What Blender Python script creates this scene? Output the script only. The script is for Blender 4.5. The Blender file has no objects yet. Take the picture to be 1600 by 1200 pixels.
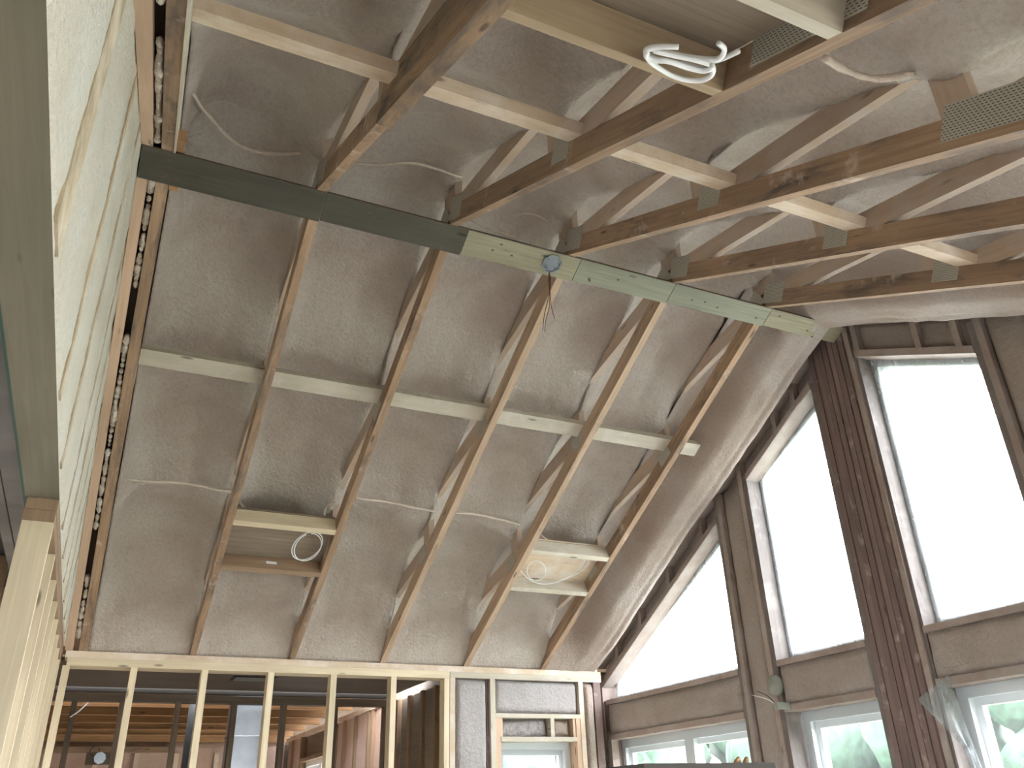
import bpy, bmesh, math, random
from mathutils import Vector, Matrix, noise
R_ = random.Random(7)
SC = bpy.context.scene
COL = SC.collection
ZF = 3.95                       # height of the ridge above the floor (geometry below is written from the ridge)

# ------------------------------------------------------------------ camera, sky, exposure
cam_d = bpy.data.cameras.new('camera'); cam = bpy.data.objects.new('camera', cam_d); COL.objects.link(cam)
cam_d.sensor_fit = 'HORIZONTAL'; cam_d.sensor_width = 36; cam_d.lens = 1308.48 / 1600 * 36; cam_d.clip_start = .02
RC = [(0.90516822, -0.42401296, -0.02972366), (0.16928321, 0.42375683, -0.88981647), (0.38988932, 0.80040188, 0.45534949)]
m = Matrix(((RC[0][0], -RC[1][0], -RC[2][0]), (RC[0][1], -RC[1][1], -RC[2][1]), (RC[0][2], -RC[1][2], -RC[2][2]))).to_4x4()
m.translation = Vector((0.07197, -2.87646, -2.39901 + ZF)); cam.matrix_world = m
SC.camera = cam
W = bpy.data.worlds.new('overcast_sky'); SC.world = W; W.use_nodes = True
wn = W.node_tree.nodes; wl = W.node_tree.links
bg = wn['Background']
tc = wn.new('ShaderNodeTexCoord'); sx = wn.new('ShaderNodeSeparateXYZ'); rp = wn.new('ShaderNodeValToRGB')
wl.new(tc.outputs['Generated'], sx.inputs[0]); wl.new(sx.outputs[2], rp.inputs[0]); wl.new(rp.outputs[0], bg.inputs[0])
rp.color_ramp.elements[0].position = 0.0; rp.color_ramp.elements[0].color = (.90, .89, .92, 1)
rp.color_ramp.elements[1].position = 0.7; rp.color_ramp.elements[1].color = (.97, .97, 1, 1)
bg.inputs[1].default_value = 1.0
SC.view_settings.view_transform = 'Standard'; SC.view_settings.look = 'None'; SC.view_settings.gamma = 1
SC.view_settings.use_curve_mapping = False
SC.view_settings.exposure = 5.35
SC.cycles.use_denoising = True
SC.cycles.max_bounces = 10; SC.cycles.diffuse_bounces = 6; SC.cycles.transparent_max_bounces = 16
SC.cycles.sample_clamp_indirect = 6

# ------------------------------------------------------------------ materials
def mk(name):
    mt = bpy.data.materials.new(name); mt.use_nodes = True
    nt = mt.node_tree; b = nt.nodes['Principled BSDF']
    return mt, nt, b
def N(nt, t, **kw):
    n = nt.nodes.new(t)
    for k, v in kw.items(): setattr(n, k, v)
    return n
def ramp(nt, src, stops):
    r = N(nt, 'ShaderNodeValToRGB'); e = r.color_ramp.elements
    while len(e) < len(stops): e.new(.5)
    for i, (p, c) in enumerate(stops):
        e[i].position = p; e[i].color = (*c, 1) if len(c) == 3 else c
    nt.links.new(src, r.inputs[0]); return r.outputs[0]
def mixc(nt, fac, a, b, mode='MIX'):
    n = N(nt, 'ShaderNodeMix', data_type='RGBA', blend_type=mode)
    for s, v in ((0, fac), (6, a), (7, b)):
        if hasattr(v, 'links'): nt.links.new(v, n.inputs[s])
        else: n.inputs[s].default_value = v if s == 0 else (*v, 1)
    return n.outputs[2]
def noise_n(nt, vec, scale, detail=4, rough=.6, dist=0):
    n = N(nt, 'ShaderNodeTexNoise'); n.inputs['Scale'].default_value = scale; n.inputs['Detail'].default_value = detail
    n.inputs['Roughness'].default_value = rough; n.inputs['Distortion'].default_value = dist
    nt.links.new(vec, n.inputs['Vector']); return n.outputs['Fac']
def mapping(nt, src, scale):
    mp = N(nt, 'ShaderNodeMapping'); mp.inputs['Scale'].default_value = scale; nt.links.new(src, mp.inputs[0]); return mp.outputs[0]
def bump(nt, b, h, strength, dist=.01):
    n = N(nt, 'ShaderNodeBump'); n.inputs['Strength'].default_value = strength; n.inputs['Distance'].default_value = dist
    nt.links.new(h, n.inputs['Height']); nt.links.new(n.outputs[0], b.inputs['Normal'])
def wood(name, c1, c2, stain=.0, over=.0, vary=.25, knots=True, staincol=(.05, .05, .055), overcol=(.55, .46, .38)):
    mt, nt, b = mk(name)
    tcn = N(nt, 'ShaderNodeTexCoord'); oi = N(nt, 'ShaderNodeObjectInfo')
    gr = noise_n(nt, mapping(nt, tcn.outputs['UV'], (2.2, 55, 1)), 1.0, 5, .62, .6)
    col = ramp(nt, gr, [(.3, c1), (.7, c2)])
    lo = noise_n(nt, mapping(nt, tcn.outputs['UV'], (1.3, 6, 1)), 1.0, 3, .5)
    col = mixc(nt, ramp(nt, lo, [(.35, (0, 0, 0)), (.7, (.55, .55, .55))]), col, tuple(x * .62 for x in c1))
    if knots:
        vo = N(nt, 'ShaderNodeTexVoronoi'); vo.inputs['Scale'].default_value = 1.0
        nt.links.new(mapping(nt, tcn.outputs['UV'], (3.1, 13, 1)), vo.inputs['Vector'])
        col = mixc(nt, ramp(nt, vo.outputs['Distance'], [(.06, (.85, .85, .85)), (.12, (0, 0, 0))]), col, tuple(x * .25 for x in c1))
    if stain:
        st = noise_n(nt, mapping(nt, tcn.outputs['UV'], (2.4, 9, 1)), 1.0, 6, .7, .4)
        col = mixc(nt, ramp(nt, st, [(.62 - stain * .2, (0, 0, 0)), (.74 - stain * .1, (.8, .8, .8))]), col, staincol)
    if over:
        va = N(nt, 'ShaderNodeVectorMath', operation='MULTIPLY_ADD'); nt.links.new(oi.outputs['Random'], va.inputs[0])
        va.inputs[1].default_value = (31, 17, 23); nt.links.new(tcn.outputs['Object'], va.inputs[2])
        ov = noise_n(nt, va.outputs[0], 6, 6, .65)
        col = mixc(nt, ramp(nt, ov, [(.62 - over * .3, (0, 0, 0)), (.72 - over * .1, (.85, .85, .85))]), col, overcol)
    ml = N(nt, 'ShaderNodeMath', operation='MULTIPLY_ADD'); nt.links.new(oi.outputs['Random'], ml.inputs[0])
    ml.inputs[1].default_value = vary; ml.inputs[2].default_value = 1 - vary / 2
    hs = N(nt, 'ShaderNodeHueSaturation'); nt.links.new(col, hs.inputs['Color']); nt.links.new(ml.outputs[0], hs.inputs['Value'])
    nt.links.new(hs.outputs[0], b.inputs['Base Color']); b.inputs['Roughness'].default_value = .78
    bump(nt, b, gr, .25, .003)
    return mt
def foam(name, c1, c2, c3, bs=.5, streak=False):
    mt, nt, b = mk(name)
    tcn = N(nt, 'ShaderNodeTexCoord'); ob = tcn.outputs['Object']
    big = noise_n(nt, ob, 2.3, 3, .5, .4)
    col = ramp(nt, big, [(.3, c1), (.5, c2), (.72, c3)])
    fine = noise_n(nt, ob, 60, 4, .65)
    col = mixc(nt, ramp(nt, fine, [(.35, (.28, .28, .28)), (.55, (0, 0, 0))]), col, tuple(x * .72 for x in c1))
    nt.links.new(col, b.inputs['Base Color']); b.inputs['Roughness'].default_value = .6
    b.inputs['Specular IOR Level'].default_value = .3
    lump = noise_n(nt, ob, 46, 5, .72)
    bump(nt, b, lump, min(1, bs * 1.5), .027)
    return mt
def plain(name, c, rough=.6, metal=0, var=.0, bs=0, scale=20):
    mt, nt, b = mk(name)
    tcn = N(nt, 'ShaderNodeTexCoord')
    nz = noise_n(nt, tcn.outputs['Object'], scale, 4, .6)
    col = ramp(nt, nz, [(.3, tuple(x * (1 - var) for x in c)), (.7, tuple(min(1, x * (1 + var)) for x in c))])
    nt.links.new(col, b.inputs['Base Color']); b.inputs['Roughness'].default_value = rough; b.inputs['Metallic'].default_value = metal
    if bs: bump(nt, b, nz, bs, .01)
    return mt
M = {}
M['chord'] = wood('aged_truss_lumber', (.26, .165, .10), (.43, .295, .19), stain=.62, over=.1)
M['chord_fresh'] = wood('fresh_truss_lumber', (.42, .295, .195), (.57, .43, .31), stain=.3)
M['web'] = wood('overspray_coated_lumber', (.42, .31, .22), (.52, .40, .30), over=.8, overcol=(.43, .36, .31))
M['blackened'] = wood('blackened_lumber', (.30, .19, .11), (.46, .31, .19), stain=1.3, staincol=(.035, .04, .045))
M['streak'] = wood('thinly_sprayed_stud', (.44, .345, .23), (.53, .43, .30), over=.5, overcol=(.70, .63, .50), vary=.05)
M['brownboard'] = wood('brown_blocking', (.33, .24, .15), (.45, .35, .23), stain=.1)
M['reveal'] = wood('shade_dark_jamb_lumber', (.13, .112, .102), (.185, .16, .148), stain=.2, over=.4, overcol=(.22, .195, .18))  # jamb lumber darkened; shade of the window reveals put into its colour
M['pale'] = wood('pale_spruce', (.60, .51, .35), (.74, .65, .47), stain=0, vary=.12)
M['dusty'] = wood('foam_dusted_lumber', (.56, .43, .30), (.66, .54, .40), over=.6, overcol=(.68, .61, .53))
M['white_dusty'] = wood('white_dusted_lumber', (.50, .455, .36), (.60, .55, .45), over=.35, overcol=(.60, .56, .50))
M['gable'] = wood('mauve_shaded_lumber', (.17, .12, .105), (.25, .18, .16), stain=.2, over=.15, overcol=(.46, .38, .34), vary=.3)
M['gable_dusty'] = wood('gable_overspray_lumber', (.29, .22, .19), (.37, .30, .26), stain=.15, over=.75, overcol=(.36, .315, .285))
M['rake'] = wood('pinkish_plate_lumber', (.56, .40, .28), (.66, .48, .35), stain=.05, vary=.1)
M['dark'] = wood('dim_brown_lumber', (.24, .16, .10), (.36, .25, .16), stain=.1)
M['orange'] = wood('orange_joist_lumber', (.30, .165, .08), (.44, .27, .13), stain=.05)
M['soffit'] = wood('greenish_laminated_veneer', (.165, .148, .10), (.21, .192, .135), knots=True, vary=0)
M['ply'] = wood('green_grey_plywood', (.22, .20, .135), (.33, .31, .21), stain=.05, vary=.1)
M['ply_dark'] = wood('dark_plywood', (.05, .047, .033), (.085, .08, .056), stain=.05, vary=.1)  # darkest of the plywood tones, on the first two strip pieces
M['ply_pale'] = wood('pale_green_plywood', (.19, .195, .145), (.28, .285, .21), stain=.05, vary=.1)
M['osb'] = wood('dark_backing_board', (.20, .16, .12), (.30, .24, .18), knots=False, vary=.1)
M['plyedge'] = plain('plywood_edge', (.10, .07, .05), .9)
M['foam'] = foam('spray_foam_pinkish', (.54, .455, .395), (.65, .58, .515), (.74, .69, .63), .7)
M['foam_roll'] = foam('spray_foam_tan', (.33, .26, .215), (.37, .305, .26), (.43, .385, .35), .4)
M['foam_wall'] = foam('spray_foam_cream', (.76, .71, .59), (.84, .80, .69), (.89, .87, .80), .75)
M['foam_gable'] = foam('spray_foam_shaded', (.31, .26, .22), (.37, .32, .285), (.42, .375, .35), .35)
M['foam_white'] = foam('spray_foam_whitish', (.42, .385, .37), (.48, .455, .445), (.54, .52, .515), .6)
M['foam_far'] = foam('spray_foam_salmon', (.46, .32, .25), (.51, .38, .31), (.56, .44, .37), .3)
M['drip'] = foam('foam_drips', (.62, .52, .42), (.72, .64, .55), (.80, .75, .68), .6)
M['white'] = plain('white_cable_sheath', (.80, .82, .84), .4)
M['coated'] = plain('foam_coated_cable', (.62, .54, .46), .8, 0, .12, .5, 60)
M['vinyl'] = plain('white_vinyl', (.82, .86, .88), .35)
M['black'] = plain('black_pipe', (.008, .008, .009), .85)
M['duct'] = plain('galvanised_duct', (.25, .27, .295), .38, 1, .15, 0, 5)
M['boxmetal'] = plain('zinc_box', (.30, .34, .38), .25, 1, .1)
M['green'] = plain('dark_green_strip', (.015, .09, .06), .6)
M['grey'] = plain('grey_board', (.20, .19, .18), .8, 0, .2, 0, 4)
M['frontwall'] = plain('low_bounce_wall_panel', (.30, .27, .24), .8, 0, .15)  # unseen walls kept dark to cut light bouncing into the room
M['dim'] = wood('shade_dimmed_lumber', (.10, .07, .045), (.16, .12, .08), stain=.1)  # lumber beyond the far wall, its shadow put into the colour
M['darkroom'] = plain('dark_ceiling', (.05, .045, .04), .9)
M['floor'] = wood('subfloor_panel', (.24, .225, .20), (.31, .295, .265), knots=False)
M['copper'] = plain('dark_red_wire', (.13, .03, .02), .5)
M['blackwire'] = plain('black_wire', (.02, .02, .02), .5)
M['disc'] = plain('grey_green_cap', (.26, .28, .24), .6, 0, .1)
M['grass'] = plain('meadow_grass', (.11, .12, .085), .9, 0, .3, 0, 2)
M['leaf'] = plain('tree_foliage', (.022, .048, .028), .8, 0, .5, .8, 6)
M['bark'] = plain('tree_bark', (.12, .08, .05), .9)
def plate_mat():
    mt, nt, b = mk('toothed_galvanised_plate')
    tcn = N(nt, 'ShaderNodeTexCoord'); oi = N(nt, 'ShaderNodeObjectInfo')
    br = N(nt, 'ShaderNodeTexBrick'); br.offset = .5
    nt.links.new(tcn.outputs['UV'], br.inputs['Vector'])
    br.inputs['Scale'].default_value = 1; br.inputs['Brick Width'].default_value = .0125; br.inputs['Row Height'].default_value = .0075
    br.inputs['Mortar Size'].default_value = .0026; br.inputs['Mortar Smooth'].default_value = .1
    br.inputs['Color1'].default_value = (.05, .05, .045, 1); br.inputs['Color2'].default_value = (.09, .085, .075, 1)
    br.inputs['Mortar'].default_value = (.46, .44, .38, 1)
    ov = noise_n(nt, tcn.outputs['Object'], 9, 4, .6)
    col = mixc(nt, ramp(nt, ov, [(.52, (0, 0, 0)), (.7, (.75, .75, .75))]), br.outputs[0], (.44, .36, .28))
    nt.links.new(col, b.inputs['Base Color']); b.inputs['Roughness'].default_value = .5; b.inputs['Metallic'].default_value = .25
    bump(nt, b, br.outputs['Fac'], .6, .002)
    return mt
M['plate'] = plate_mat()
def film_mat(name, tr, col=(.66, .72, .75)):
    mt = bpy.data.materials.new(name); mt.use_nodes = True; nt = mt.node_tree
    for n in list(nt.nodes): nt.nodes.remove(n)
    out = N(nt, 'ShaderNodeOutputMaterial'); t = N(nt, 'ShaderNodeBsdfTransparent'); d = N(nt, 'ShaderNodeBsdfTranslucent')
    g = N(nt, 'ShaderNodeBsdfGlossy'); m1 = N(nt, 'ShaderNodeMixShader'); m2 = N(nt, 'ShaderNodeMixShader')
    d.inputs[0].default_value = (*col, 1); g.inputs['Roughness'].default_value = .25; t.inputs[0].default_value = (.80, .825, .84, 1)
    tcn = N(nt, 'ShaderNodeTexCoord')
    nz = noise_n(nt, mapping(nt, tcn.outputs['Object'], (1, 3, 1.1)), 3.0, 5, .65, 1.6)
    r = ramp(nt, nz, [(.4, (tr * .8,) * 3), (.75, (min(1, tr * 1.5),) * 3)])
    nt.links.new(r, m1.inputs[0]); nt.links.new(t.outputs[0], m1.inputs[1]); nt.links.new(d.outputs[0], m1.inputs[2])
    m2.inputs[0].default_value = .06; nt.links.new(m1.outputs[0], m2.inputs[1]); nt.links.new(g.outputs[0], m2.inputs[2])
    nt.links.new(m2.outputs[0], out.inputs[0]); return mt
M['film'] = film_mat('polythene_film', .34)
M['film_low_scatter'] = film_mat('low_scatter_polythene_film', .022)  # same film scattering less, to imitate the darker light at the lower windows
M['flap'] = film_mat('loose_polythene', .30)
def glass_mat():
    mt = bpy.data.materials.new('window_glass'); mt.use_nodes = True; nt = mt.node_tree
    for n in list(nt.nodes): nt.nodes.remove(n)
    out = N(nt, 'ShaderNodeOutputMaterial'); t = N(nt, 'ShaderNodeBsdfTransparent'); g = N(nt, 'ShaderNodeBsdfGlossy')
    lw = N(nt, 'ShaderNodeLayerWeight'); lw.inputs[0].default_value = .5; f = N(nt, 'ShaderNodeMath', operation='POWER'); nt.links.new(lw.outputs['Facing'], f.inputs[0]); f.inputs[1].default_value = 5; mx = N(nt, 'ShaderNodeMixShader')
    t.inputs[0].default_value = (.95, .96, .96, 1); g.inputs['Roughness'].default_value = .02
    nt.links.new(f.outputs[0], mx.inputs[0]); nt.links.new(t.outputs[0], mx.inputs[1]); nt.links.new(g.outputs[0], mx.inputs[2])
    nt.links.new(mx.outputs[0], out.inputs[0]); return mt
M['glass'] = glass_mat()

# ------------------------------------------------------------------ mesh helpers (all coordinates from the ridge point)
class MB:
    def __init__(s): s.v = []; s.f = []; s.uv = []; s.smooth = False
    def quadbox(s, c0, c1, hx, hy):
        """box from centre c0 to centre c1, half-vectors hx, hy"""
        c0, c1, hx, hy = map(Vector, (c0, c1, hx, hy)); L = (c1 - c0).length; k = len(s.v)
        for c in (c0, c1):
            for a, b in ((-1, -1), (1, -1), (1, 1), (-1, 1)): s.v.append(c + hx * a + hy * b)
        o1, o2 = R_.uniform(0, 40), R_.uniform(0, 40)
        w, h = hx.length * 2, hy.length * 2; acc = 0
        fl = (c1 - c0).cross(hx).dot(hy) < 0
        for i in range(4):
            j = (i + 1) % 4; ww = w if i % 2 == 0 else h
            f = [k + i, k + j, k + 4 + j, k + 4 + i]; u = [(o1, o2 + acc), (o1, o2 + acc + ww), (o1 + L, o2 + acc + ww), (o1 + L, o2 + acc)]
            acc += ww
            if fl: f = f[::-1]; u = u[::-1]
            s.f.append(f); s.uv.append(u)
        for base, rev in ((k, True), (k + 4, False)):
            f = [base, base + 1, base + 2, base + 3]; u = [(o1, o2), (o1, o2 + w), (o1 + h, o2 + w), (o1 + h, o2)]
            if rev != fl: f = f[::-1]; u = u[::-1]
            s.f.append(f); s.uv.append(u)
        return s
    def box(s, x0, x1, y0, y1, z0, z1):
        d = (x1 - x0, y1 - y0, z1 - z0); c = ((x0 + x1) / 2, (y0 + y1) / 2, (z0 + z1) / 2)
        a = max(range(3), key=lambda i: d[i]); o = [i for i in range(3) if i != a]
        e = [0, 0, 0]; e[a] = d[a] / 2; hx = [0, 0, 0]; hx[o[0]] = d[o[0]] / 2; hy = [0, 0, 0]; hy[o[1]] = d[o[1]] / 2
        c = Vector(c); e = Vector(e)
        return s.quadbox(c - e, c + e, hx, hy)
    def prism(s, pts, x0, x1):
        """polygon pts in (y, z) extruded along x"""
        n = len(pts); k = len(s.v); ar = sum(pts[i][0] * pts[(i + 1) % n][1] - pts[(i + 1) % n][0] * pts[i][1] for i in range(n))
        if ar < 0: pts = pts[::-1]
        for x in (x0, x1):
            for y, z in pts: s.v.append(Vector((x, y, z)))
        yy = [p[0] for p in pts]; zz = [p[1] for p in pts]; o1, o2 = R_.uniform(0, 40), R_.uniform(0, 40)
        up = max(zz) - min(zz) > 1.2 * (max(yy) - min(yy)); fu = [((z + o1, y + o2) if up else (y + o1, z + o2)) for y, z in pts]
        s.f.append([k + i for i in range(n)][::-1]); s.uv.append(fu[::-1])
        s.f.append([k + n + i for i in range(n)]); s.uv.append(fu)
        for i in range(n):
            j = (i + 1) % n; L = (Vector(pts[i]) - Vector(pts[j])).length
            s.f.append([k + i, k + j, k + n + j, k + n + i]); s.uv.append([(0, x0), (L, x0), (L, x1), (0, x1)])
        return s
    def grid(s, fn, nu, nv, uvs=1.0):
        k = len(s.v)
        for j in range(nv + 1):
            for i in range(nu + 1): s.v.append(Vector(fn(i / nu, j / nv)))
        for j in range(nv):
            for i in range(nu):
                a = k + j * (nu + 1) + i
                s.f.append([a, a + 1, a + nu + 2, a + nu + 1])
                s.uv.append([(i / nu, j / nv), ((i + 1) / nu, j / nv), ((i + 1) / nu, (j + 1) / nv), (i / nu, (j + 1) / nv)])
        s.smooth = True; return s
    def tube(s, pts, r, n=8, closed=False, rv=0):
        pts = [Vector(p) for p in pts]; k = len(s.v); m_ = len(pts)
        up = Vector((0.13, .21, .97)).normalized()
        for i, p in enumerate(pts):
            a = pts[max(i - 1, 0)]; b = pts[min(i + 1, m_ - 1)]
            t = (b - a).normalized(); x = t.cross(up)
            if x.length < 1e-3: x = t.cross(Vector((1, 0, 0)))
            x.normalize(); y = t.cross(x); rr = r * (1 + rv * (noise.noise(p * 25)))
            for q in range(n):
                an = 2 * math.pi * q / n; s.v.append(p + x * math.cos(an) * rr + y * math.sin(an) * rr)
        for i in range(m_ - 1):
            for q in range(n):
                q2 = (q + 1) % n
                s.f.append([k + i * n + q, k + i * n + q2, k + (i + 1) * n + q2, k + (i + 1) * n + q])
                s.uv.append([(i * .02, q / n), (i * .02, (q + 1) / n), ((i + 1) * .02, (q + 1) / n), ((i + 1) * .02, q / n)])
        s.f.append([k + q for q in range(n)][::-1]); s.uv.append([(0, 0)] * n)
        s.f.append([k + (m_ - 1) * n + q for q in range(n)]); s.uv.append([(0, 0)] * n)
        s.smooth = True; return s
    def build(s, name, mat, parent=None, base=None, **props):
        me = bpy.data.meshes.new(name)
        if base is None:
            lo = [min(v[i] for v in s.v) for i in range(3)]; hi = [max(v[i] for v in s.v) for i in range(3)]
            base = ((lo[0] + hi[0]) / 2, (lo[1] + hi[1]) / 2, lo[2])
        base = Vector(base)
        me.from_pydata([tuple(v - base) for v in s.v], [], s.f)
        ul = me.uv_layers.new(name='UVMap'); flat = []
        for u in s.uv:
            for a in u: flat += [a[0], a[1]]
        ul.data.foreach_set('uv', flat)
        me.materials.append(M[mat])
        if s.smooth: me.polygons.foreach_set('use_smooth', [True] * len(me.polygons))
        o = bpy.data.objects.new(name, me); COL.objects.link(o)
        if parent is not None:
            o.parent = parent; o.location = base - Vector(parent['_b'])
        else: o.location = base + Vector((0, 0, ZF))
        o['_b'] = tuple(base)
        for a, b in props.items(): o[a] = b
        return o
def empty(name, base, **props):
    o = bpy.data.objects.new(name, None); COL.objects.link(o); o.empty_display_size = .05
    o.location = Vector(base) + Vector((0, 0, ZF)); o['_b'] = tuple(base)
    for a, b in props.items(): o[a] = b
    return o
def bx(name, mat, parent, *a, **p): return MB().box(*a).build(name, mat, parent, **p)

TL, TR = .518, .497
def zl(y): return -TL * y if y >= 0 else TR * y          # underside of the bottom chords
def nrm(y):
    t = -TL if y >= 0 else TR
    return Vector((0, -t, 1)).normalized()
def axd(y): return Vector((0, 1, -TL)).normalized() if y >= 0 else Vector((0, -1, -TR)).normalized()
def S(x, y, o=0):
    """point on the chord underside plane, lifted o along its normal"""
    return Vector((x, y, zl(y))) + nrm(y) * o
YW = 2.84; GX = 3.58; SP = .61

# ------------------------------------------------------------------ setting: floor, roof deck, outer ground
bx('floor', 'floor', None, -4.6, 3.56, -6.5, 8.6, -4.0, -3.95, kind='structure')
ceil = empty('ceiling', (1.8, 0, .3), kind='structure')
for s in (1, -1):
    a, b = S(0, s * .001, .50), S(0, s * 3.5, .50)
    MB().quadbox((1.7, a.y, a.z), (1.7, b.y, b.z), (2.2, 0, 0), nrm(s) * .01).build('roof_deck', 'osb', ceil)

bx('ridge_cap', 'osb', ceil, -.5, 3.9, -.4, .4, .50, .52)
def sstep(a, b, x):
    t = max(0, min(1, (x - a) / (b - a))); return t * t * (3 - 2 * t)
def foam_bay(i, s, x0, x1, ylen=2.86):
    sd = i * 7.3
    def fn(u, v):
        x = x0 + (x1 - x0) * u; ay = ylen * v; y = s * ay
        dr = (1 - u) * (x1 - x0); dl = u * (x1 - x0)
        h = .425
        wob = .05 * noise.noise(Vector((x * 4, y * 3, sd + 2)))
        h -= .150 * (1 - sstep(-.03, .26 + wob, dr)) + .120 * (1 - sstep(-.03, .15 + wob, dl))
        for jy in (1.0, 1.95):
            # foam thickens where the webs reach the deck
            g = math.exp(-((ay - jy - .02) / .17) ** 2); h -= (.075 - .045 * math.exp(-(dr / .10) ** 2)) * g
            h -= .022 * math.exp(-((ay - jy - .02) / .06) ** 2) * (1 + noise.noise(Vector((x * 12, y * 6, sd))))
        h += .04 * noise.noise(Vector((x * 2.3, y * 1.7, sd)))
        if s > 0:
            e = sstep(2.35, 2.86, ay); h = h * (1 - e) + .015 * e
            h += .026 * math.sin(math.pi * e) * (1 + 1.4 * noise.noise(Vector((x * 16, y * 9, sd))))
        if i == 0: h -= .10 * (1 - (sstep(2.35, 2.8, ay) if s > 0 else 0)) * (1 - sstep(0, .07, dl + .03 * noise.noise(Vector((y * 6, 0, 3)))))
        rg = .3 + .7 * math.exp(-(dr / .16) ** 2)
        h += .010 * noise.noise(Vector((x * 9, y * 9, sd + 4))) + .010 * rg * noise.noise(Vector((x * 24, y * 24, sd + 9)))
        h -= .10 * math.exp(-(ay / .10) ** 2)
        return (x, y, zl(y) + h)
    def fe(u, v):
        k = u * 42
        if k < .5: p = fn(0, v); return (p[0], p[1], p[2] + .3)
        if k > 41.5: p = fn(1, v); return (p[0], p[1], p[2] + .3)
        return fn((k - 1) / 40, v)
    mb = MB().grid(fe, 42, 150)
    return mb.build('foam_bay', 'foam', ceil)
for i in range(5):
    for s in (1, -1):
        foam_bay(i, s, SP * i - (.036 if i else 0), SP * (i + 1) - .036, 2.87 if s > 0 else 3.2)
# last bay: foam sweeping down over the gable truss as a thick roll
def roll(s):
    def fn(u, v):
        x = 3.014 + u * .463; ay = 3.2 * v if s < 0 else 2.87 * v; y = s * ay
        nz = .02 * noise.noise(Vector((x * 3, ay * 2, 5.5))) + .006 * noise.noise(Vector((x * 14, ay * 14, 7)))
        h = .25 + .03 * math.sin(min(1, u / .3) * math.pi) - .235 * sstep(.24, .66, u) - .045 * sstep(.6, .95, u) + .012 * math.exp(-((u - .86) / .035) ** 2)
        if u > .93: h += .02 * (u - .93) / .07
        if s > 0:
            e = sstep(2.5, 2.86, ay); h = h * (1 - e) - .0 * e
        return (x, y, zl(y) + h + nz)
    mb = MB().grid(fn, 40, 130); k = len(mb.v)
    def fs(u, v):
        ay = 3.2 * v if s < 0 else 2.87 * v; y = s * ay
        z0 = Vector(fn(1, v)).z
        return (3.477 + .004 * u + .004 * noise.noise(Vector((3, ay * 8, u * 4))), y, z0 + .42 * u)
    mb.grid(fs, 6, 130)
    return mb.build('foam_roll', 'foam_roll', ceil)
roll(1); roll(-1)

# ------------------------------------------------------------------ roof trusses
ORD = ['leftmost bare roof truss, hard against the cream foam wall with a drip-filled gap beside it',
       'roof truss along the left side of the left recessed wire box, stained black above',
       'roof truss along the right side of the left recessed wire box',
       'middle roof truss crossing behind the metal ceiling box with dangling wires',
       'roof truss at the left side of the right-hand wire recess',
       'last bare roof truss before the rounded foam roll of the gable']
def truss(i):
    x1 = SP * i; x0 = x1 - .038
    if i == 0: x0, x1 = -.050, -.004
    xc = (x0 + x1) / 2; hx = Vector(((x1 - x0) / 2, 0, 0))
    t = empty('roof_truss', (xc, YW, -1.47), label=ORD[i], category='roof truss', group='scissor trusses of the vault')
    for s in (1, -1):
        end = 2.93 if s > 0 else 3.2
        n = nrm(s)
        a, b = S(xc, s * .001, .0445), S(xc, s * end, .0445)
        MB().quadbox(a, b, hx, n * .0445).build('bottom_chord', 'chord_fresh' if s > 0 and i in (3, 4) else 'chord', t)
        a, b = S(xc, s * .001, .42), S(xc, s * end, .42)
        MB().quadbox(a, b, hx, n * .0445).build('top_chord', 'chord', t)
        hw = hx * .92
        def web(y0, z0, y1, z1, w=.0445):
            p, q = Vector((xc, s * y0, z0)), Vector((xc, s * y1, z1)); d = (q - p).normalized()
            MB().quadbox(p, q, hw, d.cross(Vector((1, 0, 0))) * w).build('web', 'web', t)
        web(.07, .045, 1.10, -.150)
        if s > 0: web(1.055, -.455, 1.055, -.06, .036)
        else: web(.985, -.40, .985, -.06, .044)
        web(1.05, -.43, 2.06, -.655)
        web(1.955, -.93, 1.955, -.55)
        web(2.0, -.925, 3.0, -1.14)
    MB().box(x0 + .001, x1 - .001, -.065, .065, .08, .36).build('web', 'web', t)
    for fx in (x0 - .0012, x1 + .0012):
        for (y, o, ln, w) in ((.045, .085, .075, .055), (-.05, .075, .075, .055), (1.02, .075, .06, .045), (-1.0, .085, .062, .052), (1.97, .085, .06, .042), (-2.03, .075, .17, .05)):
            if i == 1 and y == -1.0: pass
            c = S(fx, y, o); d = axd(y)
            MB().quadbox(c - d * ln, c + d * ln, (.0012, 0, 0), nrm(y) * w).build('connector_plate', 'plate', t)
    if i == 0:
        a, b = S(.0, -.02, .04), S(.0, -3.2, .04)
        MB().quadbox(a, b, (.0035, 0, 0), nrm(-1) * .045).build('edge_strip', 'white_dusty', t, label='thin whitish strip along the upper chord')
    if i == 1:
        a, b = S(xc, -.96, .066), S(xc, -3.2, .066)
        MB().quadbox(a, b, (.024, 0, 0), nrm(-1) * .072).build('sister_board', 'blackened', t, label='wider sistered board with blackened lower edge')
    return t
for i in range(6): truss(i)

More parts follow.
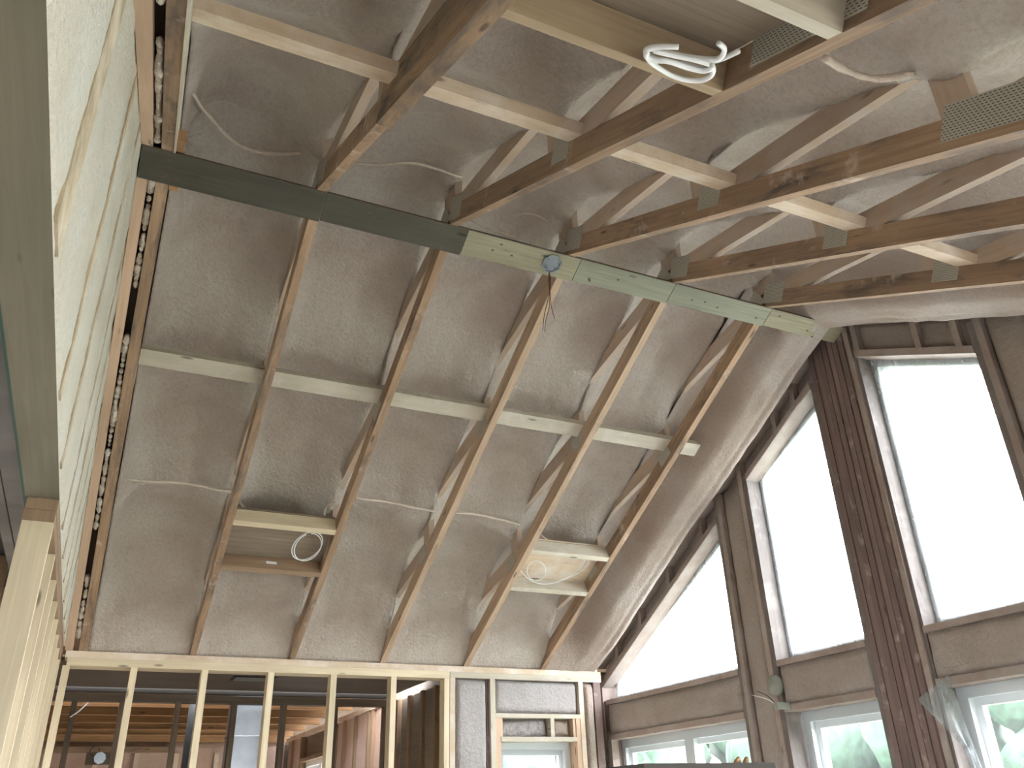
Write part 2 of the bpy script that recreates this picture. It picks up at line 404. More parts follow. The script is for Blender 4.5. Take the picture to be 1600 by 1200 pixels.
# ------------------------------------------------------------------ plywood strip under the ridge (six butted pieces)
xs = [-.122, .617, 1.275, 1.868, 2.425, 3.055, 3.575]
LB = ['foam-dusted leftmost piece of the green-grey plywood strip, meeting the cream foam wall',
      'long dark green-grey plywood piece between the first and second bare trusses',
      'plywood strip piece that carries the metal ceiling box',
      'pale green plywood strip piece just right of the metal box piece',
      'plywood strip piece with a white foam smear along its upper edge',
      'rightmost plywood strip piece ending dark at the gable post']
for k in range(6):
    a, b = xs[k] + .0015, xs[k + 1] - .0015
    sk = .012
    t = empty('plywood_strip', ((a + b) / 2, .06, -.05), label=LB[k], category='board', group='pieces of the ridge plywood strip')
    mb = MB(); v0 = len(mb.v)
    y0, y1 = -.004, .120 - .006 * k
    c0, c1 = S(a, (y0 + y1) / 2, -.0075), S(b, (y0 + y1) / 2, -.0075)
    if y0 < 0: pass
    mb.quadbox(c0, c1, axd(1) * (y1 - y0) / 2 * 1.126, nrm(1) * .0065)
    mb.build('board_face', ('ply_dark', 'ply_dark', 'ply', 'ply_pale', 'ply_pale', 'ply')[k], t)
    e0 = S(a, 0, -.0075) - axd(1) * .0065; e1 = S(b, 0, -.0075) - axd(1) * .0065
    MB().quadbox(e0, e1, axd(1) * .0015, nrm(1) * .0062).build('board_edge', 'plyedge', t)
    for q in range(3 if k % 2 else 4):
        c = S(R_.uniform(a + .05, b - .05), R_.uniform(.02, .095), -.0143)
        MB().quadbox(c, c - nrm(1) * .0006, (.0065, 0, 0), axd(1) * .0045).build('nail_head', 'plyedge', t)

# ------------------------------------------------------------------ lateral braces
def brace(s, xa, xb, yc, lab, mat):
    a, b = S(xa, yc, .090 + .02), S(xb, yc, .090 + .02)
    return MB().quadbox(a, b, axd(s) * .047, nrm(s) * .019).build('lateral_brace', mat, None, label=lab, category='board', group='long lateral braces')
brace(1, .0, 3.30, .962, 'long pale lateral board crossing the lower bays under the plywood strip', 'white_dusty')
brace(-1, .0, 3.2, -1.085, 'foam-dusted lateral board crossing the bays above the plywood strip', 'dusty')

# ------------------------------------------------------------------ recessed boxes: two blocking boards and a backing panel each
def blocking(x0, x1, y, lab, mat, tw=0, dep=.0445):
    s = 1 if y > 0 else -1
    a, b = S(x0 + .001, y, dep + tw), S(x1 - .001, y, dep)
    return MB().quadbox(a, b, axd(s) * .0195, nrm(s) * dep).build('blocking_board', mat, None, label=lab, category='board', group='blocking boards of the recessed boxes')
def backing(x0, x1, ya, yb, lab, mat='osb'):
    s = 1 if ya > 0 else -1
    a, b = S(x0 + .002, ya, .097), S(x0 + .002, yb, .097)
    c = (a + b) / 2; c2 = c + Vector((x1 - x0 - .004, 0, 0))
    return MB().quadbox(c, c2, (b - a) / 2, nrm(s) * .006).build('backing_panel', mat, None, label=lab, category='panel', group='backing panels of the recessed boxes')
X1, X2, X3, X4, X5 = [SP * i for i in range(1, 6)]
blocking(X1, X2 - .038, 1.795, 'pale clean blocking board above the left wire recess', 'pale')
blocking(X1, X2 - .038, 2.120, 'dull brown blocking board with white tag below the left wire recess', 'dark')
backing(X1, X2 - .038, 1.775, 2.14, 'dark panel roofing the left wire recess')
blocking(X4, X5 - .038, 1.790, 'dusty blocking board with dark knot above the right wire recess', 'white_dusty')
blocking(X4, X5 - .038, 2.100, 'bright white-dusted blocking board below the right wire recess', 'white_dusty')
backing(X4, X5 - .038, 1.77, 2.12, 'tan panel roofing the right wire recess', 'dusty')
blocking(X1, X2 - .038, -1.775, 'wide brown blocking board behind the big white cable coil at the top', 'brownboard')
blocking(X1, X2 - .038, -2.112, 'white-faced blocking board at the top edge right of the cable coil', 'white_dusty')
backing(X1, X2 - .038, -1.755, -2.13, 'dark panel roofing the recess at the top of the picture')
MB().quadbox(S(.86, 2.095, .042), S(.92, 2.095, .040), axd(1) * .002, nrm(1) * .008).build('paper_tag', 'white', None, label='small white tag stapled to the dull blocking board', category='tag')

# ------------------------------------------------------------------ wall_left: cream foam above an opening, rake plates, soffit
wlft = empty('wall_left', (-.13, 0, -1.45), kind='structure')
studs_l = [-2.45, -2.05, -1.42, -.72, -.22, .42, .83, 1.24, 1.64, 2.05, 2.45]
def lf(u, v):
    y = -3.0 + 5.83 * u; zb = -1.452; zt = zl(y) + .06; z = zb + (zt - zb) * v
    d = min(abs(y - q) - (.055 if q == -1.42 else .018) for q in studs_l)
    wv = .5 * noise.noise(Vector((1, y * 3, z * 3))) + .45 * noise.noise(Vector((1, y * 14, z * 11)))
    x = -.1310 + .0055 * sstep(.0, .08, d) + .008 * wv + .004 * noise.noise(Vector((0, y * 5, z * 5))) + .0022 * noise.noise(Vector((2, y * 40, z * 40)))
    if v < .001: x = -.1338
    elif v < .013: x = min(x, -.124)
    return (min(x, -.107), y, z)
MB().grid(lf, 340, 80).build('foam_panel', 'foam_wall', wlft)
for q in studs_l:
    w = .065 if abs(q + 1.42) < .01 else .027
    MB().prism([(q - w, -1.445), (q + w, -1.445), (q + w, zl(q + w) + .02), (q - w, zl(q - w) + .02)], -.225, -.1265).build('stud', 'streak', wlft)
for s in (1, -1):
    # sloping top plate, gap with drips, parted at the strip
    for (xa, xb, mt) in ((-.124, -.082, 'rake'),):
        a, b = S((xa + xb) / 2, s * .0 + (.12 if s > 0 else -.006), .019), S((xa + xb) / 2, s * (2.84 if s > 0 else 3.1), .019)
        MB().quadbox(a, b, ((xb - xa) / 2, 0, 0), nrm(s) * .019).build('rake_plate', mt, wlft)
    a, b = S(-.09, s * .02, .11), S(-.09, s * 3.0, .11)
    MB().quadbox(a, b, (.05, 0, 0), nrm(s) * .01).build('gap_backing', 'plyedge', wlft)
MB().prism([(-3.3, -1.24), (3.0, -1.24), (3.0, -1.1), (0, .52), (-3.3, -1.1)], -.262, -.250).build('sheathing', 'osb', wlft)
bx('soffit', 'soffit', wlft, -.232, -.134, -3.2, .08, -1.452, -1.25)
bx('green_strip', 'green', wlft, -.243, -.2325, -3.2, 2.8, -1.440, -1.25)
bx('top_plate', 'dark', wlft, -.226, -.135, .081, 2.98, -1.490, -1.4525)
bx('top_plate', 'dark', wlft, -.228, -.136, .083, 2.98, -1.528, -1.4905)
y = .083
for k in range(8):
    bx('stud', 'pale', wlft, -.226, -.136, y, y + .038, -3.95, -1.5285)
    y += .39
# foam drips squeezed through the gap
mb = MB()
def blob(mb, c, r, st=(1, 1, 1), n=7):
    c = Vector(c)
    def fn(u, v):
        th = u * 2 * math.pi; ph = v * math.pi
        d = Vector((math.sin(ph) * math.cos(th) * st[0], math.sin(ph) * math.sin(th) * st[1], math.cos(ph) * st[2]))
        return c + d * r * (1 + .35 * noise.noise(d * 2 + c * 9))
    mb.grid(fn, n + 2, n)
yy = -1.7
while yy < 2.75:
    gap = abs(yy) < .06
    if not gap and noise.noise(Vector((yy * 2.1, 3, 1))) > -.18:
        p = S(-.066 + .004 * noise.noise(Vector((yy * 9, 0, 0))), yy, .012 + .02 * R_.random())
        blob(mb, p, .009 + .010 * R_.random() ** 2, (1, 1 + R_.random() * 1.5, 1.3))
    yy += .010 + .03 * R_.random()
mb.build('foam_drips', 'drip', wlft, kind='stuff')
t = empty('scrap_block', (.02, -.02, 0), label='short orange scrap block beside the leftmost truss, crossing behind the plywood strip', category='block')
for sg, ln in ((1, .148), (-1, .165)):
    MB().quadbox(S(.018, sg * .004, .029), S(.018, sg * ln, .029), (.017, 0, 0), nrm(sg) * .022).build('block_piece', 'orange', t)

# ------------------------------------------------------------------ wall_back: far wall
wb = empty('wall_back', (1.7, YW, -3.95), kind='structure')
bx('top_plate', 'dusty', wb, -.115, 3.52, YW, YW + .14, -1.510, -1.472)
bx('top_plate', 'pale', wb, -.10, 2.297, YW - .004, YW + .136, -1.556, -1.5105)
for x in (-.118, .25, .656, 1.06, 1.465, 1.875, 2.258):
    bx('stud', 'pale', wb, x, x + .038, YW - .004, YW + .085, -3.95, -1.5565)
bx('top_plate', 'white_dusty', wb, 2.302, 3.52, YW, YW + .14, -1.548, -1.5105)
Z1 = -1.5485
for (a, b, m_, y0) in ((2.302, 2.34, 'dusty', 0), (2.585, 2.605, 'gable', .03), (2.606, 2.644, 'white_dusty', 0), (3.322, 3.358, 'dusty', 0), (3.455, 3.515, 'gable', .01)):
    bx('stud', m_, wb, a, b, YW + y0, YW + .14, -3.95, Z1)
bx('jack_stud', 'rake', wb, 2.645, 2.683, YW + .004, YW + .14, -3.95, -1.805)
bx('jack_stud', 'rake', wb, 3.284, 3.3215, YW + .004, YW + .14, -3.95, -1.805)
bx('header_board', 'white_dusty', wb, 2.645, 3.3215, YW, YW + .14, -1.8045, -1.776)
bx('head_sill', 'white_dusty', wb, 2.684, 3.2835, YW, YW + .14, -1.957, -1.928)
bx('cripple_stud', 'rake', wb, 2.6835, 2.70, YW + .01, YW + .13, -1.9275, -1.805)
bx('cripple_stud', 'white_dusty', wb, 3.075, 3.105, YW + .002, YW + .13, -1.9275, -1.805)
bx('cripple_stud', 'rake', wb, 3.262, 3.283, YW + .01, YW + .13, -1.9275, -1.805)
def wfoam(x0, x1, z0, z1, yb, bul, mat, seed=0, rough=.006, par=wb):
    def fn(u, v):
        x = x0 + (x1 - x0) * u; z = z0 + (z1 - z0) * v
        e = min(1, min(u, 1 - u) * (x1 - x0) / .03) ; e2 = min(1, min(v, 1 - v) * (z1 - z0) / .03)
        b = math.sin(e * math.pi / 2) * math.sin(e2 * math.pi / 2)
        return (x, yb - bul * b - rough * noise.noise(Vector((x * 14, z * 14, seed))) - rough * .6 * noise.noise(Vector((x * 40, z * 40, seed))), z)
    n = max(12, int((x1 - x0) * 70)); k = max(12, int((z1 - z0) * 70))
    return MB().grid(fn, min(n, 60), min(k, 60)).build('foam_panel', mat, par)
wfoam(2.34, 2.586, -3.95, Z1, YW + .05, .055, 'foam_white', 1)
wfoam(2.644, 3.322, -1.776, Z1, YW + .06, .045, 'foam_white', 2)
wfoam(2.70, 3.076, -1.928, -1.805, YW + .09, .03, 'foam_white', 3, .02)
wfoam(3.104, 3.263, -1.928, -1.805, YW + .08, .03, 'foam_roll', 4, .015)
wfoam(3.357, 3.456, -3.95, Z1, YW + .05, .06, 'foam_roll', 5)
bx('sheathing', 'osb', wb, 2.30, 2.683, YW + .141, YW + .155, -3.95, -1.45)
bx('sheathing', 'osb', wb, 3.284, 3.72, YW + .141, YW + .155, -3.95, -1.45)
bx('sheathing', 'osb', wb, 2.6835, 3.2835, YW + .141, YW + .155, -1.957, -1.45)
bx('sheathing', 'osb', wb, 2.6835, 3.2835, YW + .141, YW + .155, -3.95, -3.2)

# ------------------------------------------------------------------ windows
def ring(mb, pts, w, axis, d0, d1):
    """frame ring of width w inside polygon pts (2-D); axis 'x' -> pts are (y,z), 'y' -> pts are (x,z)"""
    n = len(pts); P2 = [Vector(p) for p in pts]; c = sum(P2, Vector((0, 0))) / n
    ins = []
    for i in range(n):
        a, b, cc = P2[i - 1], P2[i], P2[(i + 1) % n]
        d1_ = (b - a).normalized(); d2_ = (cc - b).normalized()
        n1 = Vector((-d1_.y, d1_.x)); n2 = Vector((-d2_.y, d2_.x))
        if n1.dot(c - b) < 0: n1 = -n1
        if n2.dot(c - b) < 0: n2 = -n2
        k = (n1 + n2); k = k / k.dot(n1) * w; ins.append(b + k)
    k = len(mb.v)
    for d in (d0, d1):
        for L in (P2, ins):
            for p in L: mb.v.append(Vector((d, p.x, p.y)) if axis == 'x' else Vector((p.x, d, p.y)))
    for i in range(n):
        j = (i + 1) % n; A, B, C_, D = k, k + n, k + 2 * n, k + 3 * n
        for f in ([A + i, A + j, B + j, B + i], [C_ + i, C_ + j, D + j, D + i], [B + i, B + j, D + j, D + i], [A + i, A + j, C_ + j, C_ + i]):
            mb.f.append(f); mb.uv.append([(0, 0), (1, 0), (1, 1), (0, 1)])
    return ins
def inset(pts, w):
    mb = MB(); return ring(mb, pts, w, 'x', 0, 1)
def filmsheet(pts, axis, d, name='plastic_film', amp=.006):
    P2 = [Vector(p) for p in pts]; mb = MB(); c = sum(P2, Vector((0, 0))) / len(P2)
    n = len(P2); k = 14
    for i in range(n):
        a, b = P2[i], P2[(i + 1) % n]
        def fn(u, v):
            p = c + ((a + (b - a) * u) - c) * v
            w = amp * math.sin(math.pi * v) * noise.noise(Vector((p.x * 9 + p.y * 6, p.x * 3 - p.y * 2, 3))) if v < 1 else 0
            return (d + w, p.x, p.y) if axis == 'x' else (p.x, d + w, p.y)
        mb.grid(fn, k, k)
    return mb
def window(name, pts, axis, dfilm, dframe, dglass, fw=.05, mull=None, film=True, fm='film_low_scatter'):
    c = sum((Vector(p) for p in pts), Vector((0, 0))) / len(pts); zb = min(p[1] for p in pts)
    base = (dframe, c.x, zb) if axis == 'x' else (c.x, dframe, zb)
    w = empty(name, base, kind='structure')
    sg = 1 if dglass > dframe else -1
    mb = MB(); ins = ring(mb, pts, fw, axis, dframe, dframe + sg * .075); mb.build('window_frame', 'vinyl', w)
    mb = MB(); ins2 = ring(mb, [tuple(p) for p in ins], .012 if fw < .04 else .035, axis, dframe + sg * .035, dframe + sg * .068); mb.build('sash', 'vinyl', w)
    mb = MB(); k = 0
    for p in ins: mb.v.append(Vector((dglass, p.x, p.y)) if axis == 'x' else Vector((p.x, dglass, p.y)))
    mb.f.append(list(range(len(ins)))); mb.uv.append([(0, 0)] * len(ins)); mb.build('glass_pane', 'glass', w)
    if mull:
        mb = MB(); ys = [p.x for p in ins]; zs = [p.y for p in ins]
        for q in mull:
            if axis == 'x': mb.box(dframe, dframe + .075, q - .05, q + .05, min(zs), max(zs))
        mb.build('mullion', 'vinyl', w)
    if film: filmsheet([p for p in pts], axis, dfilm).build('plastic_film', fm, w)
    return w
WA = [(2.93, -1.665), (2.90, -1.49), (1.345, -.755), (1.345, -1.66)]
WB = [(1.0, -1.66), (1.0, -.53), (.337, -.24), (.337, -1.66)]
WC = [(-.026, -1.665), (-.026, -.207), (-.69, -.527), (-.69, -1.665)]
WD = [(-1.045, -1.665), (-1.045, -.70), (-2.55, -1.42), (-2.62, -1.665)]  # unseen mirrored window, added to let in light
LA = [(2.91, -3.3), (2.91, -1.945), (1.336, -1.945), (1.336, -3.3)]
LB_ = [(.99, -3.3), (.99, -1.945), (.345, -1.945), (.345, -3.3)]
LC = [(-.03, -3.3), (-.03, -1.94), (-.69, -1.94), (-.69, -3.3)]
LD = [(-1.045, -3.3), (-1.045, -1.94), (-2.6, -1.94), (-2.6, -3.3)]  # lower one of the unseen windows added for light
for n_, pts, mu in (('window_2', WA, None), ('window_3', WB, None), ('window_4', WC, None), ('added_window_5', WD, None),
                    ('window_6', LA, [2.07]), ('window_7', LB_, None), ('window_8', LC, None), ('added_window_9', LD, [-1.85])):
    window(n_, pts, 'x', 3.690, 3.697, 3.745, fw=.034 if n_ in ('window_2', 'window_3', 'window_4', 'added_window_5') else .055, mull=mu, fm='film' if n_ in ('window_2', 'window_3', 'window_4', 'added_window_5') else 'film_low_scatter')
W1 = [(2.684, -3.2), (2.684, -1.958), (3.283, -1.958), (3.283, -3.2)]
w1 = window('window_1', [(p[0], p[1]) for p in W1], 'y', YW + .10, YW + .115, YW + .15, fw=.045)

# ------------------------------------------------------------------ wall_right: gable wall
wr = empty('wall_right', (GX, 0, -3.95), kind='structure')
XB = 3.72
def py(name, mat, pts, x0=GX, x1=XB): return MB().prism(pts, x0, x1).build(name, mat, wr)
def rect(y0, y1, z0, z1): return [(y0, z0), (y1, z0), (y1, z1), (y0, z1)]
# built-up centre post, eight plies
pw = .0385; k0 = .300
for k in range(8):
    y1 = k0 - k * pw; y0 = y1 - pw + .0055
    jut = R_.uniform(-.004, .004) + (.012 if k == 7 else 0)
    zt = min(zl(y0), zl(y1)) + .12
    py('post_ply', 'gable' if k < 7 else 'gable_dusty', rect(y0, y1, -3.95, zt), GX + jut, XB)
py('post_core', 'plyedge', rect(.0, .296, -3.94, -.05), GX + .02, XB - .002)
py('jamb_stud', 'reveal', rect(.302, .3365, -3.95, -.20), GX + .012, XB)
py('jamb_stud', 'reveal', rect(-.0255, -.012, -3.95, -.12), GX + .02, XB)
# columns between windows: studs either side, foam between
def column(ya, yb):
    hi = max(ya, yb); lo = min(ya, yb)
    zt = zl(hi) if abs(hi) > abs(lo) else zl(lo)
    zt1 = min(zl(hi), zl(lo)) + .10
    w = .036
    for (a, b) in ((lo, lo + w), (hi - w, hi)):
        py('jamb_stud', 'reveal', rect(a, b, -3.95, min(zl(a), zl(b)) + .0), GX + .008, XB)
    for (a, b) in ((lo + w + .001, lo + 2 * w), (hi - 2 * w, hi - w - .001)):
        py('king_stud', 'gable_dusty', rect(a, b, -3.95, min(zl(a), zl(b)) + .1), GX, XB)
    gfoam(lo + 2 * w, hi - 2 * w, -3.95, zt1 + .05, GX + .045, .03)
def gfoam(y0, y1, z0, z1, xb, bul, mat='foam_gable', topfn=None, botfn=None, seed=0):
    def fn(u, v):
        y = y0 + (y1 - y0) * u; a = botfn(y) if botfn else z0; b = topfn(y) if topfn else z1; z = a + (b - a) * v
        e = min(1, min(u, 1 - u) * (y1 - y0) / .035); e2 = min(1, min(v, 1 - v) * abs(b - a) / .035)
        q = math.sin(e * math.pi / 2) * math.sin(e2 * math.pi / 2)
        return (xb - bul * q - .006 * noise.noise(Vector((y * 12, z * 12, seed))) - .002 * noise.noise(Vector((y * 35, z * 35, seed))), y, z)
    n = min(70, max(10, int((y1 - y0) * 50))); k = min(70, max(10, int((z1 - z0) * 50)))
    MB().grid(fn, n, k).build('foam_panel', mat, wr)
column(1.0, 1.345); column(-.69, -1.045)
# corner column beyond the triangular window
py('corner_stud', 'gable_dusty', rect(2.935, 2.985, -3.95, -1.48), GX, XB)
py('corner_stud', 'gable', rect(2.90, 2.934, -3.95, -1.67), GX + .01, XB)
py('corner_stud', 'gable_dusty', rect(2.845, 2.899, -3.95, -1.945), GX - .006, GX + .05)
# headers between upper and lower windows
for (a, b) in ((1.346, 2.90), (.338, .999), (-.689, -.027), (-2.6, -1.046)):
    py('sill_board', 'gable_dusty', rect(a, b, -1.700, -1.668), GX + .004, XB)
    py('header_board', 'gable_dusty', rect(a, b, -1.945, -1.908), GX + .004, XB)
    gfoam(a, b, -1.908, -1.700, GX + .028, .022, seed=a)
    bx('sheathing', 'osb', wr, XB - .02, XB, a, b, -1.94, -1.67)
    py('sill_board', 'gable_dusty', rect(a, b, -3.34, -3.302), GX, XB)
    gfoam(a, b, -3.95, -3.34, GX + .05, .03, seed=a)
    bx('sheathing', 'osb', wr, XB - .02, XB, a, b, -3.95, -3.34)
# sloping window heads, cripples, recessed foam and rake plate
def rk(y0, y1, o0, o1, name, mat, x0, x1):
    py(name, mat, [(y0, zl(y0) + o0), (y1, zl(y1) + o0), (y1, zl(y1) + o1), (y0, zl(y0) + o1)], x0, x1)
rk(1.347, 2.93, -.052, -.012, 'window_head', 'gable_dusty', GX + .002, XB)
rk(.338, .999, -.052 , -.012, 'window_head', 'gable_dusty', GX + .002, XB)
py('window_head', 'gable_dusty', [(.9995, -.528), (.338, -.238), (.338, zl(.338) - .053), (.9995, zl(.9995) - .053)], GX + .006, XB)
py('window_head', 'gable_dusty', [(2.90, -1.488), (1.347, -.752), (1.347, zl(1.347) - .053), (2.93, zl(2.93) - .053)], GX + .006, XB)
py('window_head', 'gable_dusty', [(-.027, -.205), (-.69, -.525), (-.69, -.483), (-.027, -.163)], GX + .0, XB)
rk(-1.046, -3.1, -.18, -.13, 'window_head', 'gable_dusty', GX, XB)
rk(.30, 2.98, .115, .155, 'rake_plate', 'gable_dusty', GX - .03, XB)
rk(-.01, -3.1, .02, .06, 'rake_plate', 'gable_dusty', GX - .02, XB)
for y in (.47, .66, 1.045, 1.30, 1.50, 1.93, 2.33, 2.68):
    py('cripple_stud', 'gable_dusty', [(y, zl(y) - .012), (y + .036, zl(y + .036) - .012), (y + .036, zl(y + .036) + .115), (y, zl(y) + .115)], GX + .006, GX + .1)
for y in (-.065, -.43, -.64):
    py('cripple_stud', 'gable_dusty', [(y, -.205 + .4827 * (y + .027) + .042), (y + .034, -.205 + .4827 * (y + .061) + .042), (y + .034, zl(y + .034) + .02), (y, zl(y) + .02)], GX + .006, GX + .1)
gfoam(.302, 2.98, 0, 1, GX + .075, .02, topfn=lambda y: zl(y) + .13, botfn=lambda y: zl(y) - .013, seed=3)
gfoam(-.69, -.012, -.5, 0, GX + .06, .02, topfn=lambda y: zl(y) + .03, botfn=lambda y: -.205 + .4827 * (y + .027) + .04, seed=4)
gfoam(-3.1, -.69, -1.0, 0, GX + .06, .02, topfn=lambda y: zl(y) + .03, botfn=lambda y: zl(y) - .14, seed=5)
py('sheathing', 'osb', [(3.2, zl(3.2) - .01), (0, -.0), (0, .6), (3.2, zl(3.2) + .6)], XB - .02, XB)
py('sheathing', 'osb', [(0, -.15), (-3.2, zl(-3.2) - .15), (-3.2, zl(-3.2) + .6), (0, .6)], XB - .02, XB)
py('sheathing', 'osb', rect(-6.5, -2.6, -1.75, -1.2), XB - .02, XB)
for a in (-6.5, -4.62, -2.9): py('added_pier', 'gable', rect(a, a + .2, -3.95, -1.75), GX, XB)  # piers of unseen openings behind the camera, added to admit daylight
py('sheathing', 'osb', rect(1.036, 1.31, -3.95, -.6), XB - .02, XB); py('sheathing', 'osb', rect(-1.0, -.72, -3.95, -.4), XB - .02, XB)

# ------------------------------------------------------------------ room beyond the far wall
wf = empty('wall_far', (1.1, 4.0, -3.95), kind='structure')
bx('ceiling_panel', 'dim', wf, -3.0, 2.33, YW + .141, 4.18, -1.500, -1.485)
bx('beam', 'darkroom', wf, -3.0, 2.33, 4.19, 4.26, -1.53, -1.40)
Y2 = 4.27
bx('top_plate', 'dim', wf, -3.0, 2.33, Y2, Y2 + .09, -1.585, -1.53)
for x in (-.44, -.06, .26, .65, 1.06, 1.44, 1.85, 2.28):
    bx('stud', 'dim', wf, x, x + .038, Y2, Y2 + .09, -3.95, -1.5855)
for k, y in enumerate((5.35, 6.0, 6.65, 7.3, 7.95)):
    bx('joist', 'orange', wf, -.6, 2.3, y, y + .045, -1.50 - .004 * k, -1.27)
    bx('joist_flange', 'orange', wf, -.6, 2.3, y - .015, y - .001, -1.502 - .004 * k, -1.488 - .004 * k)
bx('subfloor', 'osb', wf, -3.0, 2.33, 4.37, 8.6, -1.25, -1.22)
bx('rim_board', 'orange', wf, -.6, 2.33, 8.45, 8.49, -1.545, -1.26)
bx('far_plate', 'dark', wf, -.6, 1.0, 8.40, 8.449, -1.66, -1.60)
wfoam(-3.0, 2.33, -3.95, -1.545, 8.52, .03, 'foam_far', 8, .006, wf)
for x in (.2, .62, 1.05, 1.5, 1.95):
    bx('stud', 'dusty', wf, x, x + .05, 8.44, 8.50, -3.95, -1.665)
# right-hand side of the rooms beyond: wall along X = 2.35
wfr = empty('wall_far_right', (2.35, 5.5, -3.95), kind='structure')
bx('sheathing', 'osb', wfr, 2.40, 2.42, YW + .156, 6.2, -3.95, -1.22)
bx('sheathing', 'osb', wfr, 2.40, 2.42, 6.2, 7.6, -1.80, -1.22); bx('sheathing', 'osb', wfr, 2.40, 2.42, 7.6, 8.6, -3.95, -1.22)
for y in (2.99, 3.22, 3.5, 3.8, 4.1, 4.5, 4.8, 4.92, 5.35, 5.75, 6.12, 7.62, 8.1):
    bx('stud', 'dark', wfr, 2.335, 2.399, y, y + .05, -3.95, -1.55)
for a, b in ((3.04, 4.1), (4.15, 4.92), (4.97, 6.12), (7.67, 8.5)):
    def fn(u, v, a=a, b=b):
        y = a + (b - a) * u; z = -3.95 + 2.4 * v
        return (2.372 - .012 * math.sin(math.pi * u) + .008 * noise.noise(Vector((1, y * 7, z * 7))), y, z)
    MB().grid(fn, 20, 30).build('foam_panel', 'foam_far' if a > 4 else 'osb', wfr)
bx('top_plate', 'dusty', wfr, 2.33, 2.399, 4.37, 8.5, -1.549, -1.51)
bx('window_head', 'dark', wfr, 2.33, 2.40, 6.17, 7.62, -1.82, -1.78)
window('window_10', [(6.2, -3.2), (6.2, -1.82), (7.6, -1.82), (7.6, -3.2)], 'x', 2.385, 2.40, 2.44, film=False, mull=[6.9])
bx('wall_far_end', 'osb', None, -3.0, 2.42, 8.56, 8.60, -3.95, -1.2, kind='structure')

bx('daylight_block_panel', 'foam_far', wf, -.70, -.62, YW + .15, 8.55, -3.95, -1.22)  # unseen panel added to keep daylight out of the far room
t = empty('air_duct', (1.2, 4.5, -3.95), label='square galvanised air duct rising behind the open studs of the far wall', category='duct')
bx('duct_section', 'duct', t, 1.09, 1.36, 4.42, 4.67, -1.80, -1.26)
bx('duct_section', 'duct', t, 1.087, 1.363, 4.417, 4.673, -3.95, -1.806)
bx('joint_flange', 'boxmetal', t, 1.082, 1.368, 4.412, 4.678, -1.8058, -1.8002)
MB().tube([(.80, 4.46, -3.95), (.80, 4.46, -2.5), (.80, 4.46, -1.26)], .038, 14).build('vent_pipe', 'black', None, label='thick black vent pipe standing behind the open studs', category='pipe')
t = empty('air_vent', (1.0, 3.4, -1.5), label='dark ceiling opening in the dim room beyond the studs', category='vent')
bx('vent_frame', 'black', t, .93, 1.22, 3.42, 3.62, -1.506, -1.5003)
for k in range(4): bx('vent_bar', 'grey', t, .95, 1.20, 3.45 + .045 * k, 3.456 + .045 * k, -1.512, -1.5062)
t = empty('light_box', (.27, 4.22, -1.99), label='small dark metal wiring box with a wire loop on the inner studs', category='junction box')
mb = MB(); mb.tube([(.19, 4.20, -1.97), (.19, 4.255, -1.97)], .04, 8); mb.smooth = False; mb.build('box_body', 'boxmetal', t)
MB().tube([(.15 - .03 * math.sin(a), 4.215, -1.925 + .03 * math.cos(a)) for a in [x * .35 for x in range(17)]], .003, 6).build('wire_loop', 'blackwire', t)
bx('wiring_mount', 'dim', t, .10, .259, 4.256, 4.269, -2.01, -1.93)
MB().tube([(-.05, 4.25, -1.70), (.0, 4.25, -1.66), (.05, 4.25, -1.60)], .004, 6).build('wire_stub', 'white', None, label='short slanting wire behind the leftmost opening of the stud wall', category='wire')

# ------------------------------------------------------------------ side room left of the foam wall and room behind the camera (seen only at the edge, they close the space, with openings added for light)
side = empty('ceiling_side', (-1, 0, -1.4), kind='structure')
bx('grey_board', 'grey', side, -.305, -.2435, -3.2, 2.8, -1.41, -1.38)
bx('grey_board', 'grey', side, -.345, -.309, -3.2, 2.8, -1.41, -1.38)
bx('dark_panel', 'darkroom', side, -4.6, -.2435, -6.5, 2.8, -1.36, -1.34)
for k in range(9): bx('joist', 'dark', side, -4.6, -.35, -3.0 + k * .6, -2.96 + k * .6, -1.56, -1.3605)
bx('ceiling_front', 'grey', None, -4.6, 3.74, -6.5, -3.25, -1.44, -1.40, kind='structure')
wfn = empty('wall_front', (0, -6.5, -3.95), kind='structure')
for (a, b) in ((-4.6, 1.7), (2.7, 3.74)): bx('wall_panel', 'frontwall', wfn, a, b, -6.55, -6.45, -3.95, -1.44)  # the gap is an unseen opening, added and sized for the light
bx('wall_panel', 'frontwall', wfn, -4.6, 3.74, -6.549, -6.451, -3.95, -3.0)
wsd = empty('wall_side', (-4.6, 0, -3.95), kind='structure')
for (a, b) in ((-6.5, -2.9), (-2.0, 8.6)): bx('wall_panel', 'frontwall', wsd, -4.62, -4.52, a, b, -3.95, -1.30)
bx('wall_panel', 'frontwall', wsd, -4.619, -4.521, -5.6, .6, -3.95, -3.0)
def gf2():
    mb = MB()
    def fn(u, v):
        y = -3.22; x = -.25 + 3.95 * u; return (x, y, -1.44 + .35 * v)
    mb.grid(fn, 8, 2); mb.smooth = False; return mb
gf2().build('trim_1', 'dusty', None, kind='structure')

